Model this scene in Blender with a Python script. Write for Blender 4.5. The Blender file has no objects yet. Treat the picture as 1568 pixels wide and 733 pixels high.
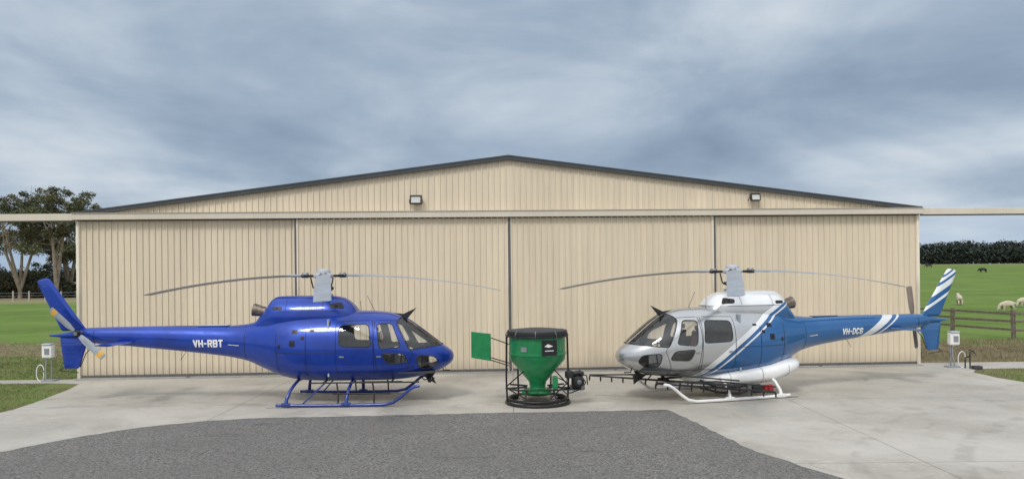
import bpy, bmesh, math, random
import numpy as np
from mathutils import Vector, Matrix
from mathutils.bvhtree import BVHTree
random.seed(4); rng=np.random.default_rng(7)
S=bpy.context.scene; COL=S.collection
R=math.radians
# ------------------------------------------------------------------ node helpers
class NT:
    def __init__(s,tree): s.t=tree; s.n=tree.nodes; s.l=tree.links
    def add(s,ty,**k):
        n=s.n.new(ty)
        for a,b in k.items(): setattr(n,a,b)
        return n
    def put(s,sock,v):
        if hasattr(v,'is_output') or isinstance(v,bpy.types.NodeSocket): s.l.new(v,sock)
        else:
            if sock.type=='RGBA' and len(v)==3: v=(*v,1)
            sock.default_value=v
    def math(s,op,a,b=None,c=None,clamp=False):
        n=s.add('ShaderNodeMath',operation=op,use_clamp=clamp); s.put(n.inputs[0],a)
        if b is not None: s.put(n.inputs[1],b)
        if c is not None: s.put(n.inputs[2],c)
        return n.outputs[0]
    def mr(s,v,a,b,c=0.,d=1.,smooth=True):
        n=s.add('ShaderNodeMapRange',interpolation_type='SMOOTHSTEP' if smooth else 'LINEAR')
        for i,x in enumerate((v,a,b,c,d)): s.put(n.inputs[i],x)
        return n.outputs[0]
    def mix(s,f,a,b,bt='MIX'):
        n=s.add('ShaderNodeMix',data_type='RGBA',blend_type=bt); s.put(n.inputs[0],f); s.put(n.inputs[6],a); s.put(n.inputs[7],b); return n.outputs[2]
    def noise(s,v,sc,det=4,rough=.5,dist=0.):
        n=s.add('ShaderNodeTexNoise'); s.put(n.inputs['Vector'],v); n.inputs['Scale'].default_value=sc; n.inputs['Detail'].default_value=det
        n.inputs['Roughness'].default_value=rough; n.inputs['Distortion'].default_value=dist; return n.outputs[0]
    def obj(s): return s.add('ShaderNodeTexCoord').outputs['Object']
    def sep(s,v):
        n=s.add('ShaderNodeSeparateXYZ'); s.put(n.inputs[0],v); return n.outputs
    def comb(s,x,y,z):
        n=s.add('ShaderNodeCombineXYZ'); s.put(n.inputs[0],x); s.put(n.inputs[1],y); s.put(n.inputs[2],z); return n.outputs[0]
    def bump(s,h,st,d=.01):
        n=s.add('ShaderNodeBump'); s.put(n.inputs['Height'],h); n.inputs['Strength'].default_value=st; n.inputs['Distance'].default_value=d; return n.outputs[0]
def newmat(name):
    m=bpy.data.materials.new(name); m.use_nodes=True; n=NT(m.node_tree); return m,n,m.node_tree.nodes['Principled BSDF']
def mat(name,c,rough=.5,metal=0.,var=.12,vs=3.,coat=0.,bump=0.,bs=60.):
    m,n,p=newmat(name); o=n.obj(); f=n.noise(o,vs,4,.6)
    c=np.array(c); n.put(p.inputs['Base Color'],n.mix(n.mr(f,.3,.7),tuple(c*(1-var)),tuple(np.minimum(c*(1+var),1))))
    p.inputs['Roughness'].default_value=rough; p.inputs['Metallic'].default_value=metal
    p.inputs['Coat Weight'].default_value=coat; p.inputs['Coat Roughness'].default_value=.04
    if bump: n.put(p.inputs['Normal'],n.bump(n.noise(o,bs,3),bump))
    return m
# ------------------------------------------------------------------ object helpers
def empty(name,loc=(0,0,0),rz=0):
    e=bpy.data.objects.new(name,None); COL.objects.link(e); e.location=loc; e.rotation_euler=(0,0,rz); return e
def mo(name,v,f,m,parent=None,smooth=False,mi=None):
    me=bpy.data.meshes.new(name); me.from_pydata([tuple(map(float,a)) for a in v],[],[tuple(map(int,a)) for a in f])
    for x in (m if isinstance(m,(list,tuple)) else [m]): me.materials.append(x)
    if smooth: me.polygons.foreach_set('use_smooth',[True]*len(me.polygons))
    me.update(); o=bpy.data.objects.new(name,me); COL.objects.link(o)
    if parent: o.parent=parent
    return o
def box(name,c,s,m,parent=None,bev=.01,rot=(0,0,0),seg=2):
    bm=bmesh.new(); bmesh.ops.create_cube(bm,size=1)
    for v in bm.verts: v.co=Vector((v.co.x*s[0],v.co.y*s[1],v.co.z*s[2]))
    if bev>0: bmesh.ops.bevel(bm,geom=bm.edges[:],offset=min(bev,min(s)*.45),segments=seg,affect='EDGES',profile=.6)
    me=bpy.data.meshes.new(name); bm.to_mesh(me); bm.free(); me.materials.append(m)
    o=bpy.data.objects.new(name,me); COL.objects.link(o); o.location=c; o.rotation_euler=rot
    if parent: o.parent=parent
    return o
def tubes(name,paths,r,m,parent=None,cyc=False):
    cu=bpy.data.curves.new(name,'CURVE'); cu.dimensions='3D'; cu.bevel_depth=1.0; cu.bevel_resolution=3; cu.use_fill_caps=True
    for p in paths:
        rr=r
        if isinstance(p,dict): rr=p['r']; p=p['p']
        sp=cu.splines.new('POLY'); sp.points.add(len(p)-1)
        for i,q in enumerate(p):
            sp.points[i].co=(*map(float,q),1); sp.points[i].radius=rr[i] if isinstance(rr,(list,tuple)) else rr
        sp.use_cyclic_u=cyc; sp.use_smooth=True
    cu.materials.append(m); o=bpy.data.objects.new(name,cu); COL.objects.link(o)
    if parent: o.parent=parent
    return o
def lathe(name,prof,m,parent=None,loc=(0,0,0),rot=(0,0,0),seg=48,smooth=True):
    v=[];f=[]
    for (r,z) in prof:
        for k in range(seg):
            a=2*math.pi*k/seg; v.append((r*math.cos(a),r*math.sin(a),z))
    for i in range(len(prof)-1):
        for k in range(seg):
            k2=(k+1)%seg; f.append((i*seg+k,i*seg+k2,(i+1)*seg+k2,(i+1)*seg+k))
    o=mo(name,v,f,m,parent,smooth); o.location=loc; o.rotation_euler=rot
    if smooth:
        md=o.modifiers.new('es','EDGE_SPLIT'); md.split_angle=R(35)
    return o
def pchip(xs,ys):
    o=np.argsort(xs); xs=np.array(xs,float)[o]; ys=np.array(ys,float)[o]
    h=np.diff(xs); d=np.diff(ys)/h; m=np.zeros(len(xs)); m[0]=d[0]; m[-1]=d[-1]
    for i in range(1,len(xs)-1):
        if d[i-1]*d[i]>0:
            w1=2*h[i]+h[i-1]; w2=h[i]+2*h[i-1]; m[i]=(w1+w2)/(w1/d[i-1]+w2/d[i])
    def F(x):
        x=min(max(x,xs[0]),xs[-1]); i=min(max(int(np.searchsorted(xs,x))-1,0),len(h)-1); t=(x-xs[i])/h[i]
        return float((2*t**3-3*t*t+1)*ys[i]+(t**3-2*t*t+t)*h[i]*m[i]+(-2*t**3+3*t*t)*ys[i+1]+(t**3-t*t)*h[i]*m[i+1])
    return F
class Loft:
    def __init__(s,T):
        c=list(zip(*T)); s.x=c[0]; s.zb=pchip(c[0],c[1]); s.zt=pchip(c[0],c[2]); s.w=pchip(c[0],c[3]); s.n=pchip(c[0],c[4]); s.tp=pchip(c[0],c[5])
    def y(s,x,z):
        zb,zt,w,n=s.zb(x),s.zt(x),s.w(x),s.n(x); zc=(zb+zt)/2; hh=max((zt-zb)/2,1e-4); q=max(-1,min(1,(z-zc)/hh))
        return w*max(0,1-abs(q)**n)**(1/n)*(1-s.tp(x)*max(0,q)**1.5)
    def mesh(s,name,m,stations,N=64,parent=None):
        v=[];f=[]
        for x in stations:
            zb,zt,w,n,tp=s.zb(x),s.zt(x),s.w(x),s.n(x),s.tp(x); zc=(zb+zt)/2; hh=(zt-zb)/2
            for k in range(N):
                a=2*math.pi*(k+.5)/N; c,q=math.cos(a),math.sin(a)
                qq=math.copysign(abs(q)**(2/n),q); yy=w*math.copysign(abs(c)**(2/n),c)*(1-tp*max(0,qq)**1.5)
                v.append((x,yy,zc+hh*qq))
        L=len(stations)
        for i in range(L-1):
            for k in range(N):
                k2=(k+1)%N; f.append((i*N+k,i*N+k2,(i+1)*N+k2,(i+1)*N+k))
        f.append(tuple(range(N-1,-1,-1))); f.append(tuple((L-1)*N+k for k in range(N)))
        return mo(name,v,f,m,parent,True)
def rpoly(pts,r,seg=6):
    out=[];n=len(pts)
    for i in range(n):
        p=Vector(pts[i]);a=(Vector(pts[i-1])-p);b=(Vector(pts[(i+1)%n])-p)
        rr=min(r,a.length*.45,b.length*.45); a=p+a.normalized()*rr; b=p+b.normalized()*rr
        for k in range(seg+1):
            t=k/seg; out.append(tuple((1-t)**2*a+2*t*(1-t)*p+t*t*b))
    return out
# ------------------------------------------------------------------ common materials
M_rub=mat('black_rubber',(.02,.02,.022),.6); M_blk=mat('black_metal',(.018,.018,.02),.4,.3)
M_dk=mat('dark_interior',(.045,.046,.05),.8); M_gr=mat('grey_metal',(.32,.33,.35),.4,.6); M_lg=mat('light_grey_paint',(.42,.45,.50),.4); M_bl=mat('rotor_blade_grey',(.27,.30,.34),.4)
M_wh=mat('white_paint',(.76,.76,.75),.3,0,.06,coat=.5); M_seat=mat('seat_fabric',(.10,.10,.11),.9); M_red=mat('red_paint',(.36,.015,.015),.45)
M_ex=mat('exhaust_metal',(.2,.16,.13),.4,.8,.3,8); M_amber=mat('amber_paint',(.65,.36,.06),.45); M_stl=mat('steel',(.25,.25,.26),.35,.9)
M_brown=mat('worn_brown_blade',(.22,.18,.15),.5)
def glassmat(name,tint,ref=1.):
    m=bpy.data.materials.new(name); m.use_nodes=True; n=NT(m.node_tree); m.node_tree.nodes.remove(m.node_tree.nodes['Principled BSDF'])
    tr=n.add('ShaderNodeBsdfTransparent'); tr.inputs[0].default_value=(*tint,1); gl=n.add('ShaderNodeBsdfGlossy'); gl.inputs['Roughness'].default_value=.02
    fr=n.add('ShaderNodeFresnel'); fr.inputs[0].default_value=1.5
    mx=n.add('ShaderNodeMixShader'); n.put(mx.inputs[0],n.math('ADD',n.math('MULTIPLY',fr.outputs[0],ref),.05,clamp=True)); n.l.new(tr.outputs[0],mx.inputs[1]); n.l.new(gl.outputs[0],mx.inputs[2])
    n.l.new(mx.outputs[0],m.node_tree.nodes['Material Output'].inputs[0]); return m
M_glass=glassmat('cabin_glass',(.92,.94,.95))
# ------------------------------------------------------------------ helicopter paints
def paint_plain():
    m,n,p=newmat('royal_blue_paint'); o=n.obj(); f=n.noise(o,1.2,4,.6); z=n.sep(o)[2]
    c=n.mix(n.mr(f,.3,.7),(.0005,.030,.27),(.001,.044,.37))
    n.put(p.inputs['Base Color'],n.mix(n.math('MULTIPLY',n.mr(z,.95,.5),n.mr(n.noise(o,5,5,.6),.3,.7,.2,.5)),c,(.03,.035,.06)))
    p.inputs['Metallic'].default_value=.35; n.put(p.inputs['Roughness'],n.mr(n.noise(o,6,4),.3,.7,.30,.42)); p.inputs['Coat Weight'].default_value=.6; p.inputs['Coat Roughness'].default_value=.07
    n.put(p.inputs['Normal'],n.bump(n.noise(o,2.2,2),.3,.025))
    return m
BLUE2=(.003,.10,.30)
def ramp(n,v,lo,hi,stops):
    r=n.add('ShaderNodeValToRGB'); r.color_ramp.interpolation='CONSTANT'; n.put(r.inputs[0],n.mr(v,lo,hi,smooth=False))
    e=r.color_ramp.elements
    for i,(s,c) in enumerate(stops):
        t=(s-lo)/(hi-lo)
        if i==0: e[0].position=0; e[0].color=(*c,1)
        elif i==1: e[1].position=t; e[1].color=(*c,1)
        else:
            q=e.new(t); q.color=(*c,1)
    return r.outputs[0]
def paint_stripe():
    m,n,p=newmat('blue_silver_white_paint'); o=n.obj(); x,y,z=n.sep(o)[:3]
    zz=n.math('SUBTRACT',z,.7); s=n.math('ADD',n.math('ADD',x,n.math('MULTIPLY',zz,1.15)),-1.48)
    s=n.math('ADD',s,n.math('MULTIPLY',n.math('MULTIPLY',zz,zz),.16))
    W=(.78,.79,.80);SV=(.50,.51,.52)
    c=ramp(n,s,-6.5,3.5,[(-6.5,BLUE2),(-5.15,W),(-5.07,BLUE2),(-4.92,W),(-4.58,BLUE2),(-.46,W),(-.39,BLUE2),(-.24,W),(0.02,SV)])
    cw=n.math('MULTIPLY',n.math('GREATER_THAN',z,2.40),n.math('GREATER_THAN',s,-.24)); c=n.mix(cw,c,W)
    f=n.noise(o,2,4); c=n.mix(n.mr(f,.2,.8,0,.15),c,(.6,.6,.6),'MULTIPLY')
    n.put(p.inputs['Base Color'],c)
    sv=n.math('MULTIPLY',n.math('GREATER_THAN',s,.02),n.math('SUBTRACT',1.,cw)); n.put(p.inputs['Metallic'],n.mr(sv,0,1,.2,.75)); p.inputs['Roughness'].default_value=.27; p.inputs['Coat Weight'].default_value=.9; p.inputs['Coat Roughness'].default_value=.04
    n.put(p.inputs['Normal'],n.bump(n.noise(o,2.2,2),.25,.02))
    return m
def paint_fin():
    m,n,p=newmat('striped_fin_paint'); o=n.obj(); x,y,z=n.sep(o)[:3]
    s=n.math('ADD',z,n.math('MULTIPLY',x,.55)); W=(.78,.8,.82)
    c=ramp(n,s,-3.2,-.3,[(-3.2,BLUE2),(-1.45,W),(-1.36,BLUE2),(-1.2,W),(-1.02,BLUE2),(-.94,W),(-.86,BLUE2),(-.8,W)])
    n.put(p.inputs['Base Color'],c); p.inputs['Metallic'].default_value=.2; p.inputs['Roughness'].default_value=.3; p.inputs['Coat Weight'].default_value=.8
    return m
# ------------------------------------------------------------------ fuselage definition
FT=[(3.42,1.135,1.145,.004,2,0),(3.405,1.06,1.215,.11,2.1,0),(3.36,.985,1.285,.22,2.2,0),(3.25,.895,1.375,.36,2.3,0),(3.05,.79,1.52,.53,2.4,.02),(2.8,.70,1.71,.68,2.5,.05),(2.5,.63,1.94,.81,2.6,.12),
(2.2,.585,2.14,.88,2.7,.17),(1.95,.565,2.26,.91,2.8,.2),(1.6,.55,2.33,.93,2.9,.22),(1.0,.55,2.36,.93,3,.22),(.3,.55,2.36,.93,3,.22),(-.5,.58,2.33,.90,2.9,.2),(-1.0,.67,2.27,.80,2.7,.15),
(-1.5,.86,2.15,.62,2.4,.1),(-2.0,1.07,2.04,.45,2.2,.05),(-2.5,1.18,2.0,.36,2.1,0),(-3.5,1.31,2.01,.30,2,0),(-5,1.47,2.0,.23,2,0),(-6.4,1.64,1.97,.155,2,0),(-6.42,1.66,1.95,.14,2,0)]
FUS=Loft(FT)
CT=[(.95,2.05,2.3,.30,2.4,.1),(.88,2.0,2.42,.42,2.6,.15),(.72,1.9,2.6,.50,2.7,.2),(.5,1.85,2.72,.56,2.8,.25),(.1,1.8,2.77,.60,2.8,.28),(-.6,1.8,2.77,.60,2.8,.3),(-1.15,1.8,2.76,.55,2.7,.3),(-1.3,1.8,2.70,.52,2.6,.3),(-1.45,1.8,2.5,.46,2.5,.2),(-1.62,1.8,2.28,.38,2.3,.1),(-1.8,1.8,2.1,.28,2,0),(-2.1,1.8,2.02,.15,2,0)]
COWL=Loft(CT)
WIN=[(rpoly([(.60,1.50),(.58,2.02),(1.32,2.05),(1.42,1.48)],.12)),
(rpoly([(1.52,2.05),(1.90,2.06),(2.16,1.47),(1.62,1.42)],.10)),
(rpoly([(1.66,1.33),(2.22,1.30),(2.34,1.08),(1.80,1.05)],.10)),
(rpoly([(2.52,1.25),(2.98,1.2),(3.07,1.02),(2.82,.86),(2.58,.92)],.12)),
(rpoly([(2.00,2.08),(2.10,2.22),(2.12,2.7),(3.7,2.7),(3.7,1.50),(3.12,1.46),(2.36,1.40)],.06))]
STN=[3.42,3.418,3.413,3.405,3.39,3.37,3.34,3.3]+list(np.arange(3.25,-2.6,-.07))+list(np.arange(-2.65,-6.4,-.25))+[-6.42]
def apply_bool(o,cut,op):
    md=o.modifiers.new('b','BOOLEAN'); md.object=cut; md.operation=op; md.solver='EXACT'
    dg=bpy.context.evaluated_depsgraph_get(); me=bpy.data.meshes.new_from_object(o.evaluated_get(dg)); o.modifiers.remove(md); return me
def strip_cut(me):
    bm=bmesh.new(); bm.from_mesh(me); bmesh.ops.delete(bm,geom=[f for f in bm.faces if f.material_index==1],context='FACES'); bm.to_mesh(me); bm.free()
def loops_of(me):
    bm=bmesh.new(); bm.from_mesh(me); E=[e for e in bm.edges if len(e.link_faces)==1]; adj={}
    for e in E:
        a,b=e.verts[0].index,e.verts[1].index; adj.setdefault(a,[]).append(b); adj.setdefault(b,[]).append(a)
    co=[v.co.copy() for v in bm.verts]; bm.free(); seen=set(); out=[]
    for s in adj:
        if s in seen: continue
        L=[s]; seen.add(s); c=s
        while True:
            nx=[k for k in adj[c] if k not in seen]
            if not nx: break
            c=nx[0]; seen.add(c); L.append(c)
        P=[co[L[0]]]
        for k in L[1:]:
            if (co[k]-P[-1]).length>.008: P.append(co[k])
        if len(P)>4: out.append(P)
    return out
def surfpath(pts,side,off=.002,loft=FUS,n=14):
    out=[]
    for i in range(len(pts)-1):
        for k in range(n):
            t=k/n; x=pts[i][0]*(1-t)+pts[i+1][0]*t; z=pts[i][1]*(1-t)+pts[i+1][1]*t; out.append((x,side*(loft.y(x,z)+off),z))
    return out
def patch(name,poly,side,m,parent,off=.005,loft=FUS,rings=5):
    cx=sum(p[0] for p in poly)/len(poly); cz=sum(p[1] for p in poly)/len(poly); v=[(cx,side*(loft.y(cx,cz)+off),cz)]; f=[];n=len(poly)
    for r in range(1,rings+1):
        t=r/rings
        for p in poly:
            x=cx+(p[0]-cx)*t; z=cz+(p[1]-cz)*t; v.append((x,side*(loft.y(x,z)+off),z))
    for k in range(n): f.append((0,1+k,1+(k+1)%n))
    for r in range(rings-1):
        for k in range(n): a=1+r*n; f.append((a+k,a+(k+1)%n,a+n+(k+1)%n,a+n+k))
    return mo(name,v,f,m,parent,True)
def text_on(name,s,x0,zc,h,side,m,parent,wscale=.80):
    # block letters: strokes in a 0..1 x 0..1 cell, swept as flat ribbons on the skin
    G={'V':[[(0,1),(.5,0),(1,1)]],'H':[[(0,0),(0,1)],[(1,0),(1,1)],[(0,.5),(1,.5)]],'-':[[(.1,.5),(.9,.5)]],
       'R':[[(0,0),(0,1),(.8,1),(1,.87),(1,.63),(.8,.5),(0,.5)],[(.5,.5),(1,0)]],'B':[[(0,0),(0,1),(.8,1),(.97,.87),(.97,.63),(.8,.53),(0,.53)],[(.8,.53),(1,.4),(1,.13),(.8,0),(0,0)]],
       'T':[[(0,1),(1,1)],[(.5,1),(.5,0)]],'D':[[(0,0),(0,1),(.7,1),(1,.75),(1,.25),(.7,0),(0,0)]],'C':[[(1,.78),(.75,1),(.25,1),(0,.78),(0,.22),(.25,0),(.75,0),(1,.22)]],
       'S':[[(1,.8),(.75,1),(.25,1),(0,.8),(0,.64),(.25,.52),(.75,.48),(1,.36),(1,.2),(.75,0),(.25,0),(0,.2)]]}
    t=h*.105; cw=h*.44; v=[];f=[];u=0
    for ch in s:
        w=cw*(.55 if ch=='-' else 1)
        for path in G[ch]:
            for i in range(len(path)-1):
                a=Vector((u+path[i][0]*w,path[i][1]*(h-2*t)+t)); b=Vector((u+path[i+1][0]*w,path[i+1][1]*(h-2*t)+t)); d=(b-a).normalized(); nn=Vector((-d.y,d.x))*t
                a2=a-d*t*.75; b2=b+d*t*.75; k=len(v); M=5
                for j in range(M):
                    q=a2.lerp(b2,j/(M-1))
                    for sg in (-1,1):
                        e=q+nn*sg; x=x0-side*e.x; z=zc-h/2+e.y; v.append((x,side*(FUS.y(x,z)+.005+.0004*(len(f)%7)),z))
                for j in range(M-1): f.append((k+2*j,k+2*j+1,k+2*j+3,k+2*j+2))
        u+=w+h*.27
    mo(name,v,f,m,parent)
def heli(loc,yaw,scheme,blades,trot,label):
    H=empty('helicopter',loc,yaw)
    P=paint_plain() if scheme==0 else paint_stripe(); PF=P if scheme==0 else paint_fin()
    PG=P if scheme==0 else M_wh; vis=-1 if scheme==0 else 1
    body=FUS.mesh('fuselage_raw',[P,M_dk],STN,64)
    v=[];f=[];mi=[]
    for poly in WIN:
        b=len(v);n=len(poly)
        for yy in (-2,2): v+=[(p[0],yy,p[1]) for p in poly]
        f.append(tuple(b+k for k in range(n))); f.append(tuple(b+n+k for k in reversed(range(n))))
        for k in range(n): f.append((b+k,b+n+k,b+n+(k+1)%n,b+(k+1)%n))
    cut=mo('cut',v,f,[P,M_dk])
    bm=bmesh.new(); bm.from_mesh(cut.data); bmesh.ops.recalc_face_normals(bm,faces=bm.faces); bm.to_mesh(cut.data); bm.free()
    for q in cut.data.polygons: q.material_index=1
    bm=bmesh.new(); bm.from_mesh(body.data); bmesh.ops.recalc_face_normals(bm,faces=bm.faces); bm.to_mesh(body.data); bm.free()
    bvh=BVHTree.FromObject(body,bpy.context.evaluated_depsgraph_get()); src=body.data; vn=[x.vector.copy() for x in src.vertex_normals]
    def normals(me):
        out=[]
        for q in me.vertices:
            l,nn,i,d=bvh.find_nearest(q.co); w=0;s=Vector()
            ids=src.polygons[i].vertices
            if len(ids)>4: s=nn.copy(); 
            else:
                for k in ids:
                    ww=1/((src.vertices[k].co-q.co).length+1e-4); s+=vn[k]*ww
            out.append(s.normalized())
        return out
    mb=apply_bool(body,cut,'DIFFERENCE'); mg=apply_bool(body,cut,'INTERSECT')
    for me in (mb,mg): strip_cut(me)
    for me,nm,mt in ((mb,'fuselage',P),(mg,'window_glass',M_glass)):
        me.polygons.foreach_set('use_smooth',[True]*len(me.polygons)); N=normals(me)
        if nm=='fuselage': NB=N
        me.materials.clear(); me.materials.append(mt); me.normals_split_custom_set_from_vertices(N)
        o=bpy.data.objects.new(nm,me); COL.objects.link(o); o.parent=H
    li=mb.copy(); 
    for i,q in enumerate(li.vertices): q.co=q.co-NB[i]*.025
    li.materials.clear(); li.materials.append(mat('cabin_lining',(.32,.32,.33),.8)); o=bpy.data.objects.new('cabin_lining',li); COL.objects.link(o); o.parent=H
    tubes('window_seals',loops_of(mg),.011,M_rub,H,cyc=True)
    bpy.data.objects.remove(body); bpy.data.objects.remove(cut)
    # windscreen centre post
    v=[];f=[];xs=np.linspace(2.08,3.14,24)
    for x in xs:
        z=FUS.zt(x)
        v+=[(x,-.035,z-.02),(x,-.035,z+.008),(x,.035,z+.008),(x,.035,z-.02)]
    for i in range(23):
        for k in range(4): f.append((i*4+k,i*4+(k+1)%4,(i+1)*4+(k+1)%4,(i+1)*4+k))
    mo('windscreen_centre_post',v,f,P,H)
    tubes('wiper',[[(3.05,vis*.12,FUS.zt(3.05)+.02),(2.75,vis*.20,FUS.zt(2.75)+.015),(2.5,vis*.26,FUS.zt(2.5)+.005)]],.008,M_blk,H)
    # interior
    box('cabin_floor',(1.6,0,.80),(2.7,1.5,.04),M_dk,H); box('rear_bulkhead',(.30,0,1.45),(.04,1.6,1.45),M_lg,H,.005)
    for y in (-.4,.4):
        box('front_seat_back',(1.36,y,1.50),(.09,.42,.50),M_seat,H,.04,(0,R(-8),0)); box('front_seat_base',(1.60,y,1.20),(.44,.44,.12),M_seat,H,.05); box('headrest',(1.31,y,1.83),(.07,.22,.12),M_seat,H,.03)
        box('seat_pedestal',(1.60,y,.98),(.35,.35,.3),M_dk,H)
        tubes('cyclic_stick',[[(2.05,y,.82),(2.1,y,1.2),(2.03,y,1.45)]],.016,M_blk,H)
    box('rear_bench',(.55,0,1.18),(.42,1.45,.14),M_seat,H,.05); box('rear_bench_back',(.40,0,1.45),(.1,1.45,.45),M_seat,H,.05)
    box('instrument_panel',(2.66,.0,1.36),(.20,.62,.22),M_blk,H,.05,(0,R(-20),0)); box('instrument_pedestal',(2.66,0,1.02),(.2,.25,.42),M_blk,H,.03)
    tubes('shoulder_belt',[[(1.42,y,1.78),(1.45,y+.05,1.55),(1.5,y,1.3)] for y in (-.4,.4)],.014,M_red,H)
    # engine cowling
    st=[.95,.94,.92,.88]+list(np.arange(.84,-1.2,-.08))+list(np.arange(-1.22,-2.1,-.05))+[-2.1]
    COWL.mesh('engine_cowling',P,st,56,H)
    for s in (-1,1):
        patch('air_intake',rpoly([(.66,2.43),(.30,2.45),(.26,2.56),(.56,2.60)],.06),s,M_blk,H,.006,COWL)
        patch('cowling_vent',rpoly([(-.95,2.42),(-1.2,2.42),(-1.2,2.50),(-.95,2.50)],.03),s,M_blk,H,.006,COWL)
        tubes('cowling_seams',[surfpath([(.1,2.42),(.1,2.68)],s,0,COWL),surfpath([(-.85,2.38),(-.85,2.68)],s,0,COWL),surfpath([(.5,2.38),(-1.2,2.38)],s,0,COWL)],.005,M_blk,H)
        tubes('door_seams',[surfpath([(1.47,2.14),(1.47,1.5),(1.55,.80),(2.25,.80),(2.44,1.30),(2.00,2.12),(1.47,2.14)],s,0),
           surfpath([(1.41,2.14),(1.46,1.42),(1.47,.80),(.52,.80),(.50,2.12),(1.41,2.14)],s,0),
           surfpath([(-.25,.75),(-.25,1.95)],s,0),surfpath([(.45,1.35),(-1.2,1.35)],s,0),surfpath([(-1.0,.85),(-1.05,2.0)],s,0),surfpath([(-1.95,1.15),(-1.95,1.95)],s,0),surfpath([(-6.0,1.63),(-6.0,1.95)],s,0)],.0065,M_blk,H)
        for (x,z,w,h) in ((-.55,1.88,.16,.10),(-.60,1.58,.15,.15),(-.33,1.72,.10,.08),(-.1,1.9,.12,.05),(-.95,1.5,.06,.1)):
            patch('side_vent',rpoly([(x-w/2,z-h/2),(x+w/2,z-h/2),(x+w/2,z+h/2),(x-w/2,z+h/2)],.02),s,M_blk,H)
        for x in (1.5,.56): patch('door_handle',rpoly([(x+.04,1.22),(x+.16,1.22),(x+.16,1.26),(x+.04,1.26)],.02),s,M_gr,H,.012)
        patch('static_port_plate',rpoly([(-2.1,1.50),(-2.4,1.52),(-2.4,1.535),(-2.1,1.515)],.01),s,M_wh,H)
    ex=lathe('exhaust_pipe',[(.12,-.3),(.13,0),(.14,.25),(.165,.42),(.17,.44),(.155,.44),(.13,.3),(.1,-.2)],M_ex,H,(-1.42,0,2.32),(0,R(-78),0),32)
    box('boom_walkway_pad',(-2.9,-.02,2.012),(.8,.2,.02),M_lg if scheme==0 else P,H)
    # tail
    def fin(name,poly,th,m,ctr=0):
        v=[];f=[]
        n=len(poly)
        cx=sum(p[0] for p in poly)/n; cz=sum(p[1] for p in poly)/n
        for (s,t) in ((1.,0),(.93,.6),(.6,1.)):
            for sg in (-1,1):
                for p in poly: v.append((cx+(p[0]-cx)*s,ctr+sg*th*t,cz+(p[1]-cz)*s))
        def ring(i,sg): return (i*2+(0 if sg<0 else 1))*n
        for sg in (-1,1):
            for i in range(2):
                a,b=ring(i,sg),ring(i+1,sg)
                for k in range(n):
                    q=(a+k,a+(k+1)%n,b+(k+1)%n,b+k); f.append(q if sg<0 else q[::-1])
            q=tuple(ring(2,sg)+k for k in range(n)); f.append(q if sg<0 else q[::-1])
        o=mo(name,v,f,m,H); bm=bmesh.new(); bm.from_mesh(o.data); bmesh.ops.remove_doubles(bm,verts=bm.verts,dist=1e-4); bmesh.ops.recalc_face_normals(bm,faces=bm.faces); bm.to_mesh(o.data); bm.free(); return o
    up=rpoly([(-6.25,1.90),(-7.22,3.26),(-7.30,3.30),(-7.56,3.25),(-7.55,3.15),(-6.93,1.90)],.05,3)
    lo=rpoly([(-6.2,1.75),(-6.46,.95),(-6.53,.90),(-6.86,.90),(-6.88,.96),(-6.98,1.75)],.05,3)
    fin('upper_fin',up,.05,PF); fin('lower_fin',lo,.05,P)
    for i in range(9):
        t=.12+i*.095; z=1.9+1.4*t; xl=-6.25-.98*t; xr=-6.93-.62*t
        box('fin_stiffener',((xl+xr)/2-.05,0,z),(abs(xl-xr)*.62,.108,.016),P,H,.004) if scheme==0 else None
    for i in range(5):
        z=1.6-.13*i; box('fin_stiffener',(-6.72,0,z),(.34,.108,.016),P,H,.004)
    st2=Loft([(-6.3,1.7,1.94,.13,2,0),(-6.8,1.72,1.86,.07,2,0),(-7.25,1.76,1.80,.02,2,0)]); st2.mesh('tail_cone',P,[-6.3,-6.5,-6.8,-7.1,-7.25],16,H)
    v=[];f=[]
    for y in (-1.26,-.6,0,.6,1.26):
        for k in range(12):
            a=2*math.pi*k/12; v.append((-5.15+.24*math.cos(a),y,1.62+.028*math.sin(a)*(1+.5*math.cos(a))))
    for i in range(4):
        for k in range(12): f.append((i*12+k,i*12+(k+1)%12,(i+1)*12+(k+1)%12,(i+1)*12+k))
    f+= [tuple(range(12)),tuple(range(59,47,-1))]
    mo('horizontal_stabiliser',v,f,P,H,False)
    # tail rotor (starboard)
    ty=-.36; tx,tz=-6.32,1.86; TB=M_brown if scheme else M_bl
    tubes('tail_gearbox_shaft',[[(tx,0,tz),(tx,ty-.08,tz)]],.05,M_stl,H)
    lathe('tail_rotor_hub',[(.001,-.06),(.07,-.06),(.09,0),(.07,.05),(.001,.06)],M_blk,H,(tx,ty,tz),(R(90),0,0),20)
    for s in (0,math.pi):
        a=trot+s; dx,dz=math.cos(a),math.sin(a); nx,nz=-dz,dx
        segs=[(.10,.05),(.30,.085),(.55,.09),(.74,.09),(.87,.09),(.93,.075)]
        cols=[TB,TB,TB,M_amber if scheme==0 else TB,TB]
        for i in range(5):
            (r0,c0),(r1,c1)=segs[i],segs[i+1]; v=[];
            for r,c in ((r0,c0),(r1,c1)):
                for sy,q in ((-.012,0),(-.02,.6),(0,1),(.006,.6),(.006,0),(0,-1)):
                    v.append((tx+dx*r+nx*c*(q if abs(q)!=.6 else q*.5),ty+sy+q*.02,tz+dz*r+nz*c*(q if abs(q)!=.6 else q*.5)))
            f=[(k,(k+1)%6,6+(k+1)%6,6+k) for k in range(6)]+[(0,1,2,3,4,5),(6,7,8,9,10,11)]
            mo('tail_rotor_blade',v,f,cols[i],H)
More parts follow.
